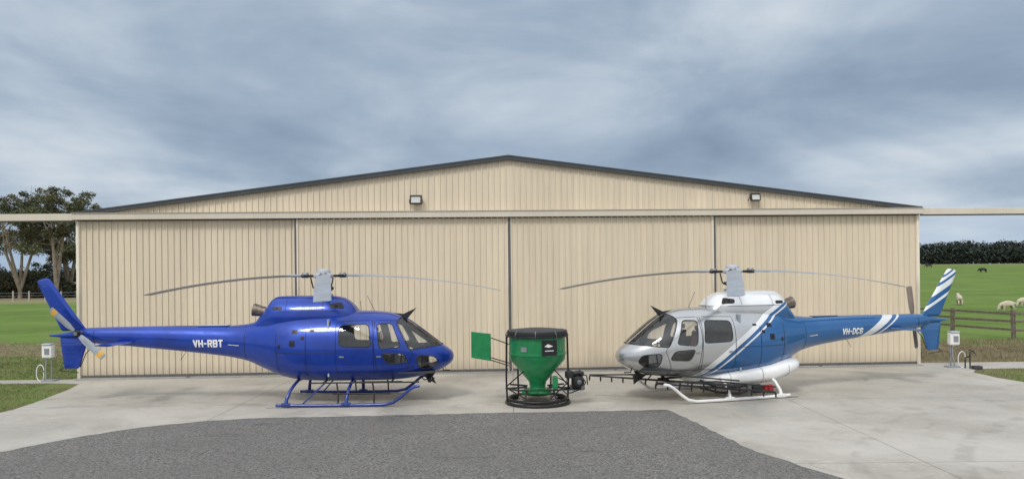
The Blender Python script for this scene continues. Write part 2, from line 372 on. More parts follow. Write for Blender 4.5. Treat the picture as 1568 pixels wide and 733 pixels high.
    tubes('tail_guard',[[(-6.0,0,1.62),(-6.3,0,1.30),(-6.45,0,.95)],[(-6.9,0,.95),(-7.0,0,.86),(-6.5,0,.80)]],.012,M_blk,H)
    tubes('antennas',[[(-3.6,0,1.4),(-3.8,.0,1.1)],[(1.35,0,2.33),(1.15,0,2.75)],[(.95,.2,2.33),(.93,.2,2.6)]],.006,M_blk,H)
    # wire strike cutters, pitot
    mo('roof_wire_cutter',[(1.75,-.02,2.30),(2.2,-.02,2.13),(2.45,-.012,2.42),(2.1,-.012,2.26),(1.75,.02,2.30),(2.2,.02,2.13),(2.45,.012,2.42),(2.1,.012,2.26)],[(0,1,2,3),(7,6,5,4),(0,4,5,1),(1,5,6,2),(2,6,7,3),(3,7,4,0)],M_blk,H)
    mo('belly_wire_cutter',[(2.95,-.02,.76),(2.6,-.02,.62),(2.95,-.012,.40),(2.86,-.012,.60),(2.95,.02,.76),(2.6,.02,.62),(2.95,.012,.40),(2.86,.012,.60)],[(0,1,2,3),(7,6,5,4),(0,4,5,1),(1,5,6,2),(2,6,7,3),(3,7,4,0)],M_blk,H)
    tubes('pitot_and_lights',[[(3.1,.2,.84),(3.12,.2,.74),(3.3,.2,.74)],[(2.7,-.25,.68),(2.75,-.25,.55),(2.85,-.25,.52)],[(2.5,.1,.62),(2.62,.1,.5),(2.9,.1,.55)]],.016,M_blk,H)
    lathe('landing_light',[(.001,0),(.08,0),(.09,.06),(.06,.1),(.001,.1)],M_blk,H,(2.75,-.2,.55),(0,R(80),0),18)
    # skids
    def arc(y): return [(-.95,y,.075),(-.2,y,.055),(1.0,y,.055),(1.75,y,.06),(1.98,y,.11),(2.18,y,.25),(2.38,y,.42),(2.52,y,.50),(2.64,y,.52)]
    tubes('skid_tubes',[arc(-1.08),arc(1.08)],.040,PG,H)
    for x,xb in ((-.70,-.56),(.80,.86)):
        tubes('cross_tube',[[(x,s*1.08,.07),(x+.01,s*1.05,.2),((x+xb)/2,s*.92,.42),(xb,s*.70,.56),(xb,s*.45,.60),(xb,0,.60)] for s in (-1,1)],[.05,.045,.04,.04,.04,.04],PG,H)
        for s in (-1,1): box('skid_clamp',(x,s*1.08,.075),(.24,.11,.10),PG,H,.03)
    tubes('skid_wear_tail',[[(-.9,s*1.08,.02),(-1.2,s*1.08,.015)] for s in (-1,1)],.010,M_stl,H)
    if scheme==0:
        tubes('boarding_steps',[[(-.1,s*.98,.60),(2.62,s*.98,.60)] for s in (-1,1)]+[[(.45,s*1.02,.33),(1.9,s*1.02,.33)] for s in (-1,1)]+[[(x,s*.98,.60),(x+.05,s*1.02,.33),(x+.05,s*1.08,.1)] for s in (-1,1) for x in (.55,1.45)]+[[(x,-.98,.6),(x,.98,.6)] for x in (.2,1.9)],.020,M_blk,H)
        tubes('drag_brace',[[(-.3,s*1.08,.08),(.2,s*.6,.58)] for s in (-1,1)],.02,P,H)
    # rotor head
    HM=empty('main_rotor'); HM.parent=H
    lathe('mast',[(.26,2.70),(.24,2.80),(.12,2.84),(.085,2.88),(.085,3.26)],M_gr,HM,seg=28)
    lathe('swashplate',[(.05,2.92),(.24,2.93),(.27,2.96),(.24,3.0),(.1,3.02)],M_blk,HM,seg=28)
    lathe('hub',[(.001,3.22),(.22,3.22),(.26,3.26),(.26,3.31),(.19,3.35),(.17,3.43),(.10,3.46),(.001,3.465)],M_lg,HM,seg=32)
    for a in blades:
        ca,sa=math.cos(a),math.sin(a)
        def T(r,c,z): return (r*ca-c*sa,r*sa+c*ca,z)
        tubes('pitch_link',[[T(.24,.12,2.97),T(.30,.14,3.24)],[T(.12,-.1,2.86),T(.25,-.06,2.95)]],.018,M_blk,HM)
        v=[];f=[]
        secs=[(.20,.11,.03,.0),(.45,.12,.035,0),(.62,.07,.04,0)]
        for r,c,t,_ in secs:
            for cc,zz in ((-c,-t),(c,-t),(c,t),(-c,t)): v.append(T(r,cc,3.28+zz))
        f=[(0,3,2,1),(8,9,10,11)]+[(i*4+k,i*4+(k+1)%4,(i+1)*4+(k+1)%4,(i+1)*4+k) for i in range(2) for k in range(4)]
        mo('blade_sleeve',v,f,M_blk,HM)
        lathe('frequency_adapter',[(.001,-.07),(.08,-.07),(.1,0),(.08,.07),(.001,.07)],M_gr,HM,T(.52,0,3.30),seg=18)
        v=[];rs=[.58,.72,.9,1.05]+list(np.linspace(1.3,5.2,18))+[5.3,5.345]; pr=[(.5,0),(.38,.035),(.15,.055),(-.1,.05),(-.35,.022),(-.5,.004),(-.5,-.004),(-.3,-.008),(0,-.016),(.3,-.018),(.45,-.012)]
        for r in rs:
            ch=.16 if r<.8 else (.24 if r<1 else .35)
            if r>5.32: ch=.30
            pt=R(9-5*r/5.3); zz=3.29-.50*(max(0,r-.5)/4.85)**1.9
            for (c,t) in pr:
                cc=c*ch; th=t*ch*1.0+(.02 if r<1 and t>0 else 0)-(.02 if r<1 and t<0 else 0)
                v.append(T(r,cc*math.cos(pt),zz+th+cc*math.sin(pt)))
        n=len(pr); f=[(i*n+k,i*n+(k+1)%n,(i+1)*n+(k+1)%n,(i+1)*n+k) for i in range(len(rs)-1) for k in range(n)]+[tuple(range(n)),tuple((len(rs)-1)*n+k for k in range(n))]
        mo('rotor_blade',v,f,M_bl,HM,False)
    text_on('registration',label,(-3.32 if scheme==0 else -3.28),1.56 if scheme==0 else 1.58,.20 if scheme==0 else .18,vis,M_wh,H)
    if scheme==1:
        tk=Loft([(1.6,.46,.54,.1,2.2,0),(1.5,.42,.58,.3,2.3,0),(1.1,.34,.66,.66,2.6,0),(.3,.28,.78,.86,2.8,0),(-.6,.32,.9,.90,2.8,0),(-1.2,.48,.98,.86,2.6,0),(-1.55,.62,.98,.70,2.4,0),(-1.68,.72,.92,.3,2.2,0)])
        tk.mesh('spray_tank',M_wh,[1.6,1.57,1.5]+list(np.arange(1.4,-1.5,-.1))+[-1.52,-1.58,-1.63,-1.66,-1.68],48,H)
        tubes('tank_straps',[surfpath([(x,.40),(x,.85)],1,.004,tk) for x in (.6,-.3,-1.1)],.012,M_lg,H)
        box('pump_engine',(-.35,.95,.28),(.16,.15,.13),M_red,H,.03); lathe('pump_drum',[(.001,0),(.08,0),(.09,.05),(.08,.13),(.001,.13)],M_red,H,(-.48,1.0,.28),(0,R(90),0),20)
        box('pump_body',(-.05,.95,.25),(.3,.16,.18),M_blk,H,.04); box('pump_filter',(.2,.98,.30),(.12,.12,.24),M_stl,H,.04)
        hoses=[[(.1,.95,.25),(.5,1.0,.18),(1.0,.9,.22),(1.5,.8,.35)],[(-.2,.9,.35),(.3,.7,.3),(.9,.7,.3)]]
        tubes('spray_hoses',hoses,.03,M_rub,H)
        booms=[((3.95,-.55,.60),(.70,1.35,.42)),((2.6,.55,.47),(-.2,1.55,.25))]
        pa=[];nz=[]
        for A,B in booms:
            A=Vector(A);B=Vector(B); d=(B-A); n=int(d.length/.28)
            pa.append([A,B]); pa.append([A+Vector((0,0,.02)),A.lerp(B,.5)+Vector((0,.05,.17)),B+Vector((0,.0,.14))]);
            side=Vector((-d.y,d.x,0)).normalized()*.16
            pa.append([A+side*.3,B+side])
            for i in range(n+1):
                q=A.lerp(B,i/n); nz.append([q,q-Vector((0,0,.05)),q-Vector((0,0,.13))])
                if i<n: pa.append({'p':[q,A.lerp(B,(i+.5)/n)+side*(.3+.7*i/n),A.lerp(B,(i+1)/n)],'r':.008})
        tubes('spray_booms',pa,.020,M_blk,H); tubes('spray_nozzles',[{'p':p,'r':[.012,.024,.016]} for p in nz],.02,M_blk,H)
        tubes('boom_mounts',[[(1.3,.2,.5),(1.3,1.3,.42)],[(2.2,.1,.58),(2.2,.62,.5)],[(.9,-.2,.5),(2.4,.3,.55)]],.03,M_blk,H)
    return H
heli((-4.98,19.5,0),0,0,[R(168),R(-76),R(31)],R(137),'VH-RBT')
yw=math.pi+R(16)
heli((5.95,19.9,0),yw,1,[R(12)-yw,R(146)-yw,R(254)-yw],R(82),'VH-DCS')
# ------------------------------------------------------------------ spreader bucket
B=empty('spreader_bucket',(.62,18.75,0))
def green():
    m,n,p=newmat('green_paint'); o=n.obj(); f=n.noise(o,4,5,.6); c=n.mix(n.mr(f,.3,.7),(.004,.16,.05),(.007,.22,.07))
    d=n.mr(n.noise(o,14,6,.7),.58,.75,0,.6); n.put(p.inputs['Base Color'],n.mix(d,c,(.09,.08,.05))); p.inputs['Roughness'].default_value=.38; p.inputs['Coat Weight'].default_value=.4; return m
MG=green()
lathe('hopper',[(.70,1.82),(.735,1.82),(.735,1.78),(.715,1.76),(.715,1.30),(.73,1.29),(.73,1.25),(.715,1.24),(.70,1.12),(.22,.55),(.20,.42)],MG,B,seg=64)
lathe('hopper_rim',[(.66,1.78),(.66,1.84),(.76,1.85),(.77,1.80),(.75,1.73),(.72,1.73)],M_rub,B,seg=64)
lathe('hopper_lid',[(.68,1.83),(.6,1.87),(.3,1.90),(.001,1.905)],M_dk,B,seg=48)
lathe('spinner_housing',[(.18,.48),(.20,.40),(.34,.37),(.36,.27),(.30,.22),(.001,.22)],MG,B,seg=40)
lathe('spinner_disc',[(.001,.13),(.5,.14),(.5,.155),(.001,.15)],M_stl,B,seg=40)
def circ(r,z,n=48): return [(r*math.cos(2*math.pi*k/n),r*math.sin(2*math.pi*k/n),z) for k in range(n)]
tubes('base_ring',[circ(.80,.045),circ(.74,.13)],.038,M_blk,B,cyc=True)
tubes('top_ring',[circ(.77,1.72)],.02,M_blk,B,cyc=True)
tubes('lid_clamps',[[(.74*math.cos(a),.74*math.sin(a),1.68),(.80*math.cos(a),.80*math.sin(a),1.74),(.74*math.cos(a),.74*math.sin(a),1.86)] for a in [R(40*k-95) for k in range(9)]],.014,M_stl,B)
fr=[]
for a in (R(8),R(62),R(128),R(188),R(242),R(308)):
    c,s=math.cos(a),math.sin(a); fr.append([(.78*c,.78*s,1.72),(.80*c,.80*s,.6),(.78*c,.78*s,.05)]) if a in (R(8),R(188),R(62),R(128)) else fr.append([(.60*c,.60*s,.42),(.78*c,.78*s,.05)])
for a in (R(30),R(150),R(-20),R(200)):
    c,s=math.cos(a),math.sin(a); fr.append([(.3*c,.3*s,.42),(.8*c,.8*s,.42)])
fr.append([(-.8,-.2,.42),(-.5,-.62,.42),(.5,-.62,.42),(.8,-.2,.42)])
tubes('frame',fr,.024,M_blk,B)
tubes('frame_bracing',[[(-.8,0,.42),(-.35,-.3,.85)],[(.8,0,.42),(.4,-.3,.9)],[(.30,-.3,.15),(.78,-.1,.55)],[(-.3,-.3,.15),(-.78,-.1,.4)],[(-.6,-.5,.3),(.6,-.5,.3)]],.016,M_blk,B)
box('hydraulic_motor',(.42,-.45,.58),(.14,.14,.34),MG,B,.04); box('gear_case',(-.12,-.42,.34),(.22,.16,.14),MG,B,.04); box('spreader_chute',(-.3,-.3,.33),(.22,.3,.1),MG,B,.03)
box('label_plate',(.28,-.672,1.46),(.40,.012,.38),M_blk,B,.004,(0,0,R(22)))
mo('label_mark',[(.15,-.745,1.50),(.24,-.71,1.56),(.37,-.652,1.50),(.26,-.70,1.47)],[(0,1,2,3)],M_wh,B)
mo('label_line',[(.17,-.735,1.40),(.17,-.735,1.38),(.38,-.65,1.38),(.38,-.65,1.40)],[(0,1,2,3)],M_wh,B)
box('warning_label',(-.35,-.635,1.42),(.16,.008,.12),M_gr,B,.002,(0,0,R(-29)))
box('engine_block',(.98,-.15,.55),(.26,.3,.28),M_blk,B,.04); box('engine_plate',(.9,-.12,.38),(.5,.42,.03),M_blk,B)
lathe('flywheel_cover',[(.001,0),(.11,0),(.13,.03),(.13,.09),(.08,.11),(.001,.11)],M_blk,B,(1.02,-.32,.58),(R(90),0,0),24)
lathe('recoil_starter',[(.001,0),(.05,0),(.06,.02),(.001,.03)],M_stl,B,(1.02,-.43,.58),(R(90),0,0),20)
lathe('muffler',[(.001,0),(.06,0),(.065,.05),(.065,.22),(.001,.24)],M_rub,B,(.88,-.1,.74),(0,R(80),0),20)
box('air_filter',(1.10,-.05,.74),(.14,.16,.12),M_blk,B,.03); lathe('fuel_tank',[(.001,0),(.1,0),(.11,.04),(.11,.16),(.001,.2)],M_rub,B,(.78,-.35,.68),seg=20)
box('bolt_plate',(1.12,-.33,.42),(.1,.05,.08),M_stl,B,.01)
tubes('engine_hoses',[[(.8,-.3,.5),(.9,-.42,.35),(.7,-.45,.3),(.5,-.45,.5)],[(1.1,-.2,.7),(1.2,-.25,.55),(1.1,-.3,.4),(.8,-.35,.3)],[(.75,-.3,.8),(.7,-.5,.6),(.5,-.5,.7)],[(1.0,-.3,.8),(1.22,-.3,.72),(1.24,-.3,.5)]],.016,M_rub,B)
mo('deflector_vane',[(-1.66,-.05,1.18),(-1.66,-.05,1.82),(-1.18,-.25,1.78),(-1.18,-.25,1.12),(-1.66,-.03,1.18),(-1.66,-.03,1.82),(-1.18,-.23,1.78),(-1.18,-.23,1.12)],[(0,3,2,1),(4,5,6,7),(0,1,5,4),(1,2,6,5),(2,3,7,6),(3,0,4,7)],MG,B)
tubes('vane_edges',[[(-1.66,-.04,1.18),(-1.66,-.04,1.82),(-1.18,-.24,1.78),(-1.18,-.24,1.12),(-1.66,-.04,1.18)],[(-1.4,-.15,1.16),(-1.4,-.15,1.80)]],.016,MG,B)
tubes('vane_arms',[[(-1.2,-.24,1.20),(-.70,-.1,1.03)],[(-1.2,-.24,1.14),(-.72,-.2,.98)],[(-1.2,-.24,1.70),(-.72,0,1.5)]],.013,M_blk,B)
# ------------------------------------------------------------------ hangar
HG=empty('aircraft_hangar',(-.09,24.80,0),R(2.73))
def clad(name,c,v=.06):
    m,n,p=newmat(name); o=n.obj(); x,y,z=n.sep(o)[:3]
    st=n.noise(n.comb(n.math('MULTIPLY',x,3.),y,n.math('MULTIPLY',z,.25)),1.2,5,.6); pn=n.noise(n.comb(n.math('SNAP',x,.76),0.,0.),3.1,0)
    k=n.math('ADD',n.mr(st,.25,.75,1-v,1+v),n.mr(pn,.3,.7,-.04,.04)); dirt=n.mr(z,.0,.6,.76,1.)
    k=n.math('MULTIPLY',k,dirt); cc=n.mix(1.,c,n.comb(k,k,k),'MULTIPLY'); n.put(p.inputs['Base Color'],cc); p.inputs['Roughness'].default_value=.5
    n.put(p.inputs['Normal'],n.bump(n.noise(n.comb(n.math('MULTIPLY',x,1.5),y,n.math('MULTIPLY',z,.6)),1.5,2),.4,.035)); return m
MC=clad('cream_cladding',(.655,.565,.43)); MT=clad('cream_trim',(.76,.69,.57),.03); MRF=mat('charcoal_flashing',(.045,.05,.055),.5); MRoof=mat('roof_sheet',(.10,.105,.11),.5,.2)
MDK=mat('door_gap',(.03,.028,.025),.8); MFR=mat('door_frame',(.10,.10,.095),.6)
HW=14.07; EV=5.37; PK=7.17
rt=lambda u: EV+(PK-EV)*(1-abs(u)/HW)
def ribs(name,u0,u1,z0,zt,y,m,per=.2,parent=HG):
    us=[];u=u0
    pts=[(0,0),(.150,0),(.157,-.038),(.186,-.038),(.193,0)]
    while u<u1:
        for a,b in pts:
            if u+a<u1: us.append((u+a,b))
        u+=per
    us.append((u1,0)); v=[];f=[]
    for (u,d) in us:
        v.append((u,y+d,z0)); v.append((u,y+d,zt(u)))
    for i in range(len(us)-1): f.append((2*i,2*i+2,2*i+3,2*i+1))
    return mo(name,v,f,m,parent)
ribs('gable_left',-HW,0,EV-.02,lambda u:rt(u)-.05,0.0,MC); ribs('gable_right',0,HW,EV-.02,lambda u:rt(u)-.05,0.0,MC)
seams=[-HW,-7.04,0,6.95,HW]
for i in range(4):
    a,b=seams[i]+.05,seams[i+1]-.05; y=-.06 if i in (0,3) else -.14
    ribs('door_panel',a+.03,b-.03,.07,lambda u:EV-.2,y,MC)
    for e in (a,b): box('door_stile',(e,y-.02,2.6),(.06,.07,5.1),MT,HG,.006)
    box('door_bottom_rail',((a+b)/2,y-.012,.075),(b-a,.055,.09),MFR,HG,.006)
for s,w in ((-7.04,.06),(0,.09),(6.95,.06)): box('door_seam',(s,-.17,2.62),(w,.09,5.08),MFR,HG,.008)
box('hangar_interior',(0,.06,2.6),(2*HW-.1,.06,5.1),MDK,HG,0)
box('door_track_beam',(0,-.20,5.27),(2*HW+.1,.26,.20),MT,HG,.01); box('painted_track_shadow',(0,-.12,5.155),(2*HW,.06,.03),MDK,HG,0)  # thin dark strip stands in for the shadow under the track beam
box('beam_cap',(0,-.21,5.378),(2*HW+.14,.30,.012),MT,HG,0)
for s in (-1,1):
    box('track_extension',(s*(HW+4.1),-.20,5.26),(8.1,.20,.22),MT,HG,.01); box('track_extension_rail',(s*(HW+4.1),-.20,5.13),(8.1,.10,.035),MFR,HG,0)
    box('track_post',(s*(HW+8.05),-.20,2.6),(.12,.12,5.2),MT,HG,.01)
    box('corner_flashing',(s*(HW-.02),-.07,2.58),(.09,.16,5.14),MT,HG,.008)
    box('side_wall',(s*(HW-.02),11,2.65),(.06,21.9,5.3),MC,HG,0)
box('base_threshold',(0,-.12,.02),(2*HW,.5,.036),mat('concrete_sill',(.3,.29,.27),.8),HG,.005)
for j,x in enumerate((-10.5,-3.5,3.5,10.5)): box('door_guide',(x,-.32,.05),(.1,.06,.06),MFR,HG,.01)
for s in (-1,1):
    x1=s*(HW+.06); z1=rt(HW+.06)
    def P4(y0,y1,za,zb,xo=0): 
        return [(0,y0,PK+za),(x1,y0,z1+za),(x1,y0,z1+zb),(0,y0,PK+zb),(0,y1,PK+za),(x1,y1,z1+za),(x1,y1,z1+zb),(0,y1,PK+zb)]
    F=[(0,1,2,3),(4,7,6,5),(0,4,5,1),(3,2,6,7),(1,5,6,2),(0,3,7,4)]
    mo('barge_flashing',P4(-.16,-.06,-.075,.07),F,MRF,HG); mo('barge_lip',P4(-.175,-.16,.03,.075),F,MRF,HG); mo('roof_sheet',P4(-.058,22,-.01,.05),F,MRoof,HG)
    box('barge_end_cap',(x1+s*.03,-.12,z1),(.08,.13,.16),MRF,HG,.01)
def flood(u,z,s,on):
    G=empty('floodlight'); G.parent=HG
    box('lamp_housing',(u,-.22,z),(.40*s,.12,.30*s),M_blk,G,.02,(R(-14),0,0)); box('lamp_glass',(u,-.285,z-.01),(.30*s,.012,.20*s),mat('lamp_glass',(.5,.5,.47),.2),G,.004,(R(-14),0,0))
    tubes('lamp_bracket',[[(u-.22*s,-.2,z),(u-.22*s,-.05,z-.1)],[(u+.22*s,-.2,z),(u+.22*s,-.05,z-.1)]],.012,M_blk,G)
flood(-3.08,5.76,1.,1); flood(8.35,5.78,.85,0)
# ------------------------------------------------------------------ service stands
def stand(loc,mir=1):
    E=empty('hose_stand',loc)
    box('white_box',(0,0,.95),(.32,.22,.42),M_wh,E,.05); box('box_hood',(0,-.02,1.18),(.30,.24,.05),M_lg,E,.02); box('box_panel',(0.02,-.115,.95),(.16,.01,.2),M_gr,E,.003)
    tubes('stand_pipe',[[(.10*mir,0,.75),(.10*mir,0,0)],[(-.05,0,.75),(-.07,-.05,.4),(-.02,-.1,.05)]],.022,M_gr,E)
    L=[]; 
    for k in range(20):
        a=k/19*math.pi*2.2; L.append((-.22*mir+.12*math.cos(a),-.08,.35+.22*math.sin(a)-.01*k))
    tubes('hose_loop',[L],.014,M_wh,E); box('stand_base',(.05*mir,0,.02),(.4,.3,.04),M_gr,E,.01)
stand((-14.95,23.75,0)); stand((14.75,24.7,0),-1)
PB=empty('water_tap_post',(15.05,24.3,0)); tubes('tap_post',[[(0,0,0),(0,0,.55),(.1,0,.58)],[(-.1,.1,0),(-.1,.1,.35),(0,0,.4)]],.022,M_blk,PB); tubes('tap_wheel',[[(.1,0,.58),(.16,0,.5)],[(-.03,0,.62),(.05,0,.62)]],.018,M_blk,PB)
box('ground_valve',(.1,-.2,.06),(.28,.2,.12),M_dk,PB,.03)
# ------------------------------------------------------------------ terrain
def ss(t): t=np.clip(t,0,1); return t*t*(3-2*t)
def TZ(x,y): return 5.6*ss((y-60)/340)*ss((x+20)/60)+ 6*ss((y-500)/2000)
xs=np.unique(np.concatenate([np.linspace(-100,100,41),np.sign(np.linspace(-1,1,41))*100*(1+np.abs(np.linspace(-1,1,41))**2*29)])); ys=np.unique(np.concatenate([np.array([-300,-100,-30,0]),np.arange(10,120,5),120*np.exp(np.linspace(0,3.3,34))]))
X,Y=np.meshgrid(xs,ys); Z=TZ(X,Y); v=np.stack([X.ravel(),Y.ravel(),Z.ravel()],1); nx=len(xs)
f=[(j*nx+i,j*nx+i+1,(j+1)*nx+i+1,(j+1)*nx+i) for j in range(len(ys)-1) for i in range(nx-1)]
m,n,p=newmat('paddock_grass'); o=n.obj(); x,y,z=n.sep(o)[:3]
g=n.mix(n.mr(n.noise(o,.12,5,.6),.35,.65),(.095,.165,.03),(.145,.225,.05)); g=n.mix(n.mr(n.noise(o,.6,5,.7),.42,.68,0,.7),g,(.17,.19,.075))
dry=n.mix(n.mr(n.noise(o,2.,5,.7),.35,.65),(.13,.105,.06),(.27,.22,.14))
wob=n.math('ADD',y,n.mr(n.noise(o,.35,5,.6),.2,.8,-5,5,False))
left=n.math('LESS_THAN',x,0.)
ml=n.math('MULTIPLY',n.mr(wob,29,31),n.mr(wob,39,37)); mr_=n.math('MULTIPLY',n.mr(wob,22,24),n.mr(wob,34,31))
ml=n.math('MULTIPLY',ml,n.mr(n.noise(o,.6,4),.35,.55,.45,1)); mk=n.math('ADD',n.math('MULTIPLY',left,ml),n.math('MULTIPLY',n.math('SUBTRACT',1.,left),mr_))
base=n.mix(mk,g,dry)
nearl=n.math('MULTIPLY',n.mr(n.noise(o,.5,5,.6),.40,.62,.2,.8),n.mr(y,31,27)); base=n.mix(nearl,base,(.16,.145,.075))
farl=n.math('MULTIPLY',left,n.mr(y,92,105)); base=n.mix(n.math('MULTIPLY',farl,.85),base,(.27,.23,.14))
farr=n.mr(y,260,380,0,.7); base=n.mix(farr,base,(.22,.19,.10))
n.put(p.inputs['Base Color'],base); p.inputs['Roughness'].default_value=.95; p.inputs['Specular IOR Level'].default_value=.1; n.put(p.inputs['Normal'],n.bump(n.noise(o,9,6,.7),.8,.05))
mo('grass_ground',v,f,m,None,True)
# paving
m,n,p=newmat('concrete'); o=n.obj()
c=n.mix(n.mr(n.noise(o,.35,6,.6),.3,.7),(.365,.34,.295),(.475,.445,.395)); c=n.mix(n.mr(n.noise(o,1.1,6,.7,.8),.48,.70,0,.5),c,(.26,.23,.19))
c=n.mix(n.mr(n.noise(o,40,3,.6),.3,.7,0,.18),c,(.22,.20,.18)); c=n.mix(n.mr(n.noise(o,4,3,.5,3.),.62,.66,0,.3),c,(.56,.54,.50))
c=n.mix(n.mr(n.noise(o,.22,5,.6,1.2),.52,.66,0,.4),c,(.54,.51,.46))
c=n.mix(n.mr(n.noise(o,2.3,6,.75,1.),.62,.74,0,.45),c,(.16,.145,.125))
bk=n.add('ShaderNodeTexBrick',offset=0.); n.put(bk.inputs['Vector'],o); bk.inputs['Scale'].default_value=1; bk.inputs['Mortar Size'].default_value=.010; bk.inputs['Brick Width'].default_value=7.02; bk.inputs['Row Height'].default_value=6.3; bk.inputs['Mortar Smooth'].default_value=.2
c=n.mix(n.math('MULTIPLY',bk.outputs['Fac'],.75),c,(.09,.085,.08))
xx,yy,_=n.sep(o)[:3]
for (cx_,cy_,rad_) in ((-9.,12.,7.3),(-9.,12.,8.9),(16.,8.,9.5),(16.,8.,11.1)):
    rad=n.math('SQRT',n.math('ADD',n.math('POWER',n.math('ADD',xx,-cx_),2.),n.math('POWER',n.math('SUBTRACT',yy,cy_),2.)))
    rr=n.math('ABSOLUTE',n.math('SUBTRACT',rad,rad_)); tm=n.math('MULTIPLY',n.mr(rr,.22,.08),n.mr(n.noise(o,1.3,4),.45,.6,0,.3)); c=n.mix(tm,c,(.18,.16,.14))
n.put(p.inputs['Base Color'],c); n.put(p.inputs['Roughness'],n.mr(n.noise(o,1.1,6,.7),.3,.7,.5,.85)); n.put(p.inputs['Normal'],n.bump(n.noise(o,30,5,.7),.25,.01)); MCON=m
con=[(-14.3,24.9),(-14.3,23.98),(-60,24.0),(-60,23.15),(-14.2,23.15),(-13.5,22.95),(-13.2,22.0),(-12.95,20.8),(-12.72,19.6),(-12.6,18.6),(-12.75,17.7),(-13.6,17.1),(-16,16.7),(-60,16.4),(-60,-60),(60,-60),(60,19.2),(18,19.4),(15.6,20.0),(14.8,21.0),(14.55,22.2),(14.6,23.4),(15.2,24.2),(60,24.4),(60,25.9),(14.3,25.9)]
mo('concrete_apron',[(a,b,.004) for a,b in con],[tuple(range(len(con)))],MCON)
m,n,p=newmat('asphalt'); o=n.obj(); vo=n.add('ShaderNodeTexVoronoi'); n.put(vo.inputs['Vector'],o); vo.inputs['Scale'].default_value=50
sp=n.sep(vo.outputs['Color'])[0]; c=n.mix(n.mr(sp,.15,.95,0,1,False),(.07,.067,.064),(.275,.262,.248)); c=n.mix(n.mr(n.noise(o,.5,5,.6),.35,.65,0,.4),c,(.125,.12,.114))
c=n.mix(n.mr(n.noise(o,9,6,.8),.42,.66,0,.4),c,(.21,.20,.19))
c=n.mix(n.mr(n.noise(n.comb(n.math('MULTIPLY',n.sep(o)[0],.25),n.sep(o)[1],0.),1.6,5,.6,.5),.60,.72,0,.5),c,(.055,.052,.05))
n.put(p.inputs['Base Color'],c); p.inputs['Roughness'].default_value=.95; p.inputs['Specular IOR Level'].default_value=.2; n.put(p.inputs['Normal'],n.bump(vo.outputs['Distance'],.8,.010))
asp0=[(-60,-55),(-60,9.5),(-22,11.2),(-13,13.2),(-9.75,14.05),(-9.16,15.13),(-8.36,16.1),(-7.2,16.8),(-5.97,17.13),(-3.5,17.25),(-1.3,17.4),(3.68,17.6),(3.95,16.2),(4.37,13.6),(5.2,11.6),(6.6,9),(9.0,6),(14,2),(40,-6),(40,-55)]
asp=[]
for i in range(len(asp0)):
    a=Vector(asp0[i]);b=Vector(asp0[(i+1)%len(asp0)]); k=max(1,int((b-a).length/.18)) if (b.y>5 and a.y>5 and abs(a.x)<25) else 1
    for j in range(k):
        q=a.lerp(b,j/k); asp.append((q.x+random.uniform(-.03,.03),q.y+random.uniform(-.035,.035)))
mo('asphalt_driveway',[(a,b,.009) for a,b in asp],[tuple(range(len(asp)))],m)
# ------------------------------------------------------------------ grass tufts
def grassmat(name,a,b):
    m,n,p=newmat(name); g=n.add('ShaderNodeNewGeometry'); n.put(p.inputs['Base Color'],n.mix(g.outputs['Random Per Island'],a,b)); p.inputs['Roughness'].default_value=.8; return m
def inpoly(x,y,P):
    r=np.zeros(len(x),bool); j=len(P)-1
    for i in range(len(P)):
        xi,yi=P[i];xj,yj=P[j]
        if yi!=yj: r^=((yi>y)!=(yj>y))&(x<(xj-xi)*(y-yi)/(yj-yi)+xi)
        j=i
    return r
def tris(name,c,h,w,m):
    n=len(c); a=rng.uniform(0,2*math.pi,n); d=np.stack([np.cos(a),np.sin(a),np.zeros(n)],1)*w[:,None]; t=c+np.stack([rng.normal(0,.35,n)*h,rng.normal(0,.35,n)*h,h],1)
    v=np.empty((n*3,3)); v[0::3]=c-d; v[1::3]=c+d; v[2::3]=t
    me=bpy.data.meshes.new(name); me.vertices.add(3*n); me.vertices.foreach_set('co',v.ravel()); me.loops.add(3*n); me.loops.foreach_set('vertex_index',np.arange(3*n)); me.polygons.add(n); me.polygons.foreach_set('loop_start',np.arange(0,3*n,3)); me.update(calc_edges=True)
    me.materials.append(m); o=bpy.data.objects.new(name,me); COL.objects.link(o); return o
def field(n,x0,x1,y0,y1,hm,wm,thr=None):
    x=rng.uniform(x0,x1,n);y=rng.uniform(y0,y1,n); k=~inpoly(x,y,con)&~((np.abs(x)<14.4)&(y>22)); x=x[k];y=y[k]
    cl=np.sin(x*2.1+np.sin(y*1.7)*2)*np.sin(y*2.7+x*.6); k=rng.random(len(x))<.6+.4*cl; x=x[k];y=y[k]
    c=np.stack([x,y,np.zeros(len(x))],1); return c,rng.uniform(.4,1.3,len(x))*hm,rng.uniform(.6,1.2,len(x))*wm
gm=grassmat('grass_blades',(.06,.12,.02),(.21,.23,.08)); gd=grassmat('dry_grass_blades',(.12,.10,.05),(.32,.27,.16))
c1,h1,w1=field(42000,-22,-12.4,16.6,24,.05,.006); c2,h2,w2=field(30000,-30,-14,24,31,.08,.009); c3,h3,w3=field(14000,14.3,22,19,24.6,.05,.007)
tris('lawn_grass',np.concatenate([c1,c2,c3]),np.concatenate([h1,h2,h3]),np.concatenate([w1,w2,w3]),gm)
c1,h1,w1=field(26000,14,32,25.9,34,.14,.010); c2,h2,w2=field(12000,-30,-14,24.2,38,.12,.010); c3,h3,w3=field(5000,14.3,22,19,24.6,.06,.008); c4,h4,w4=field(9000,-22,-12.4,16.6,24,.05,.008)
tris('dry_grass',np.concatenate([c1,c2,c3,c4]),np.concatenate([h1,h2,h3,h4]),np.concatenate([w1,w2,w3,w4]),gd)
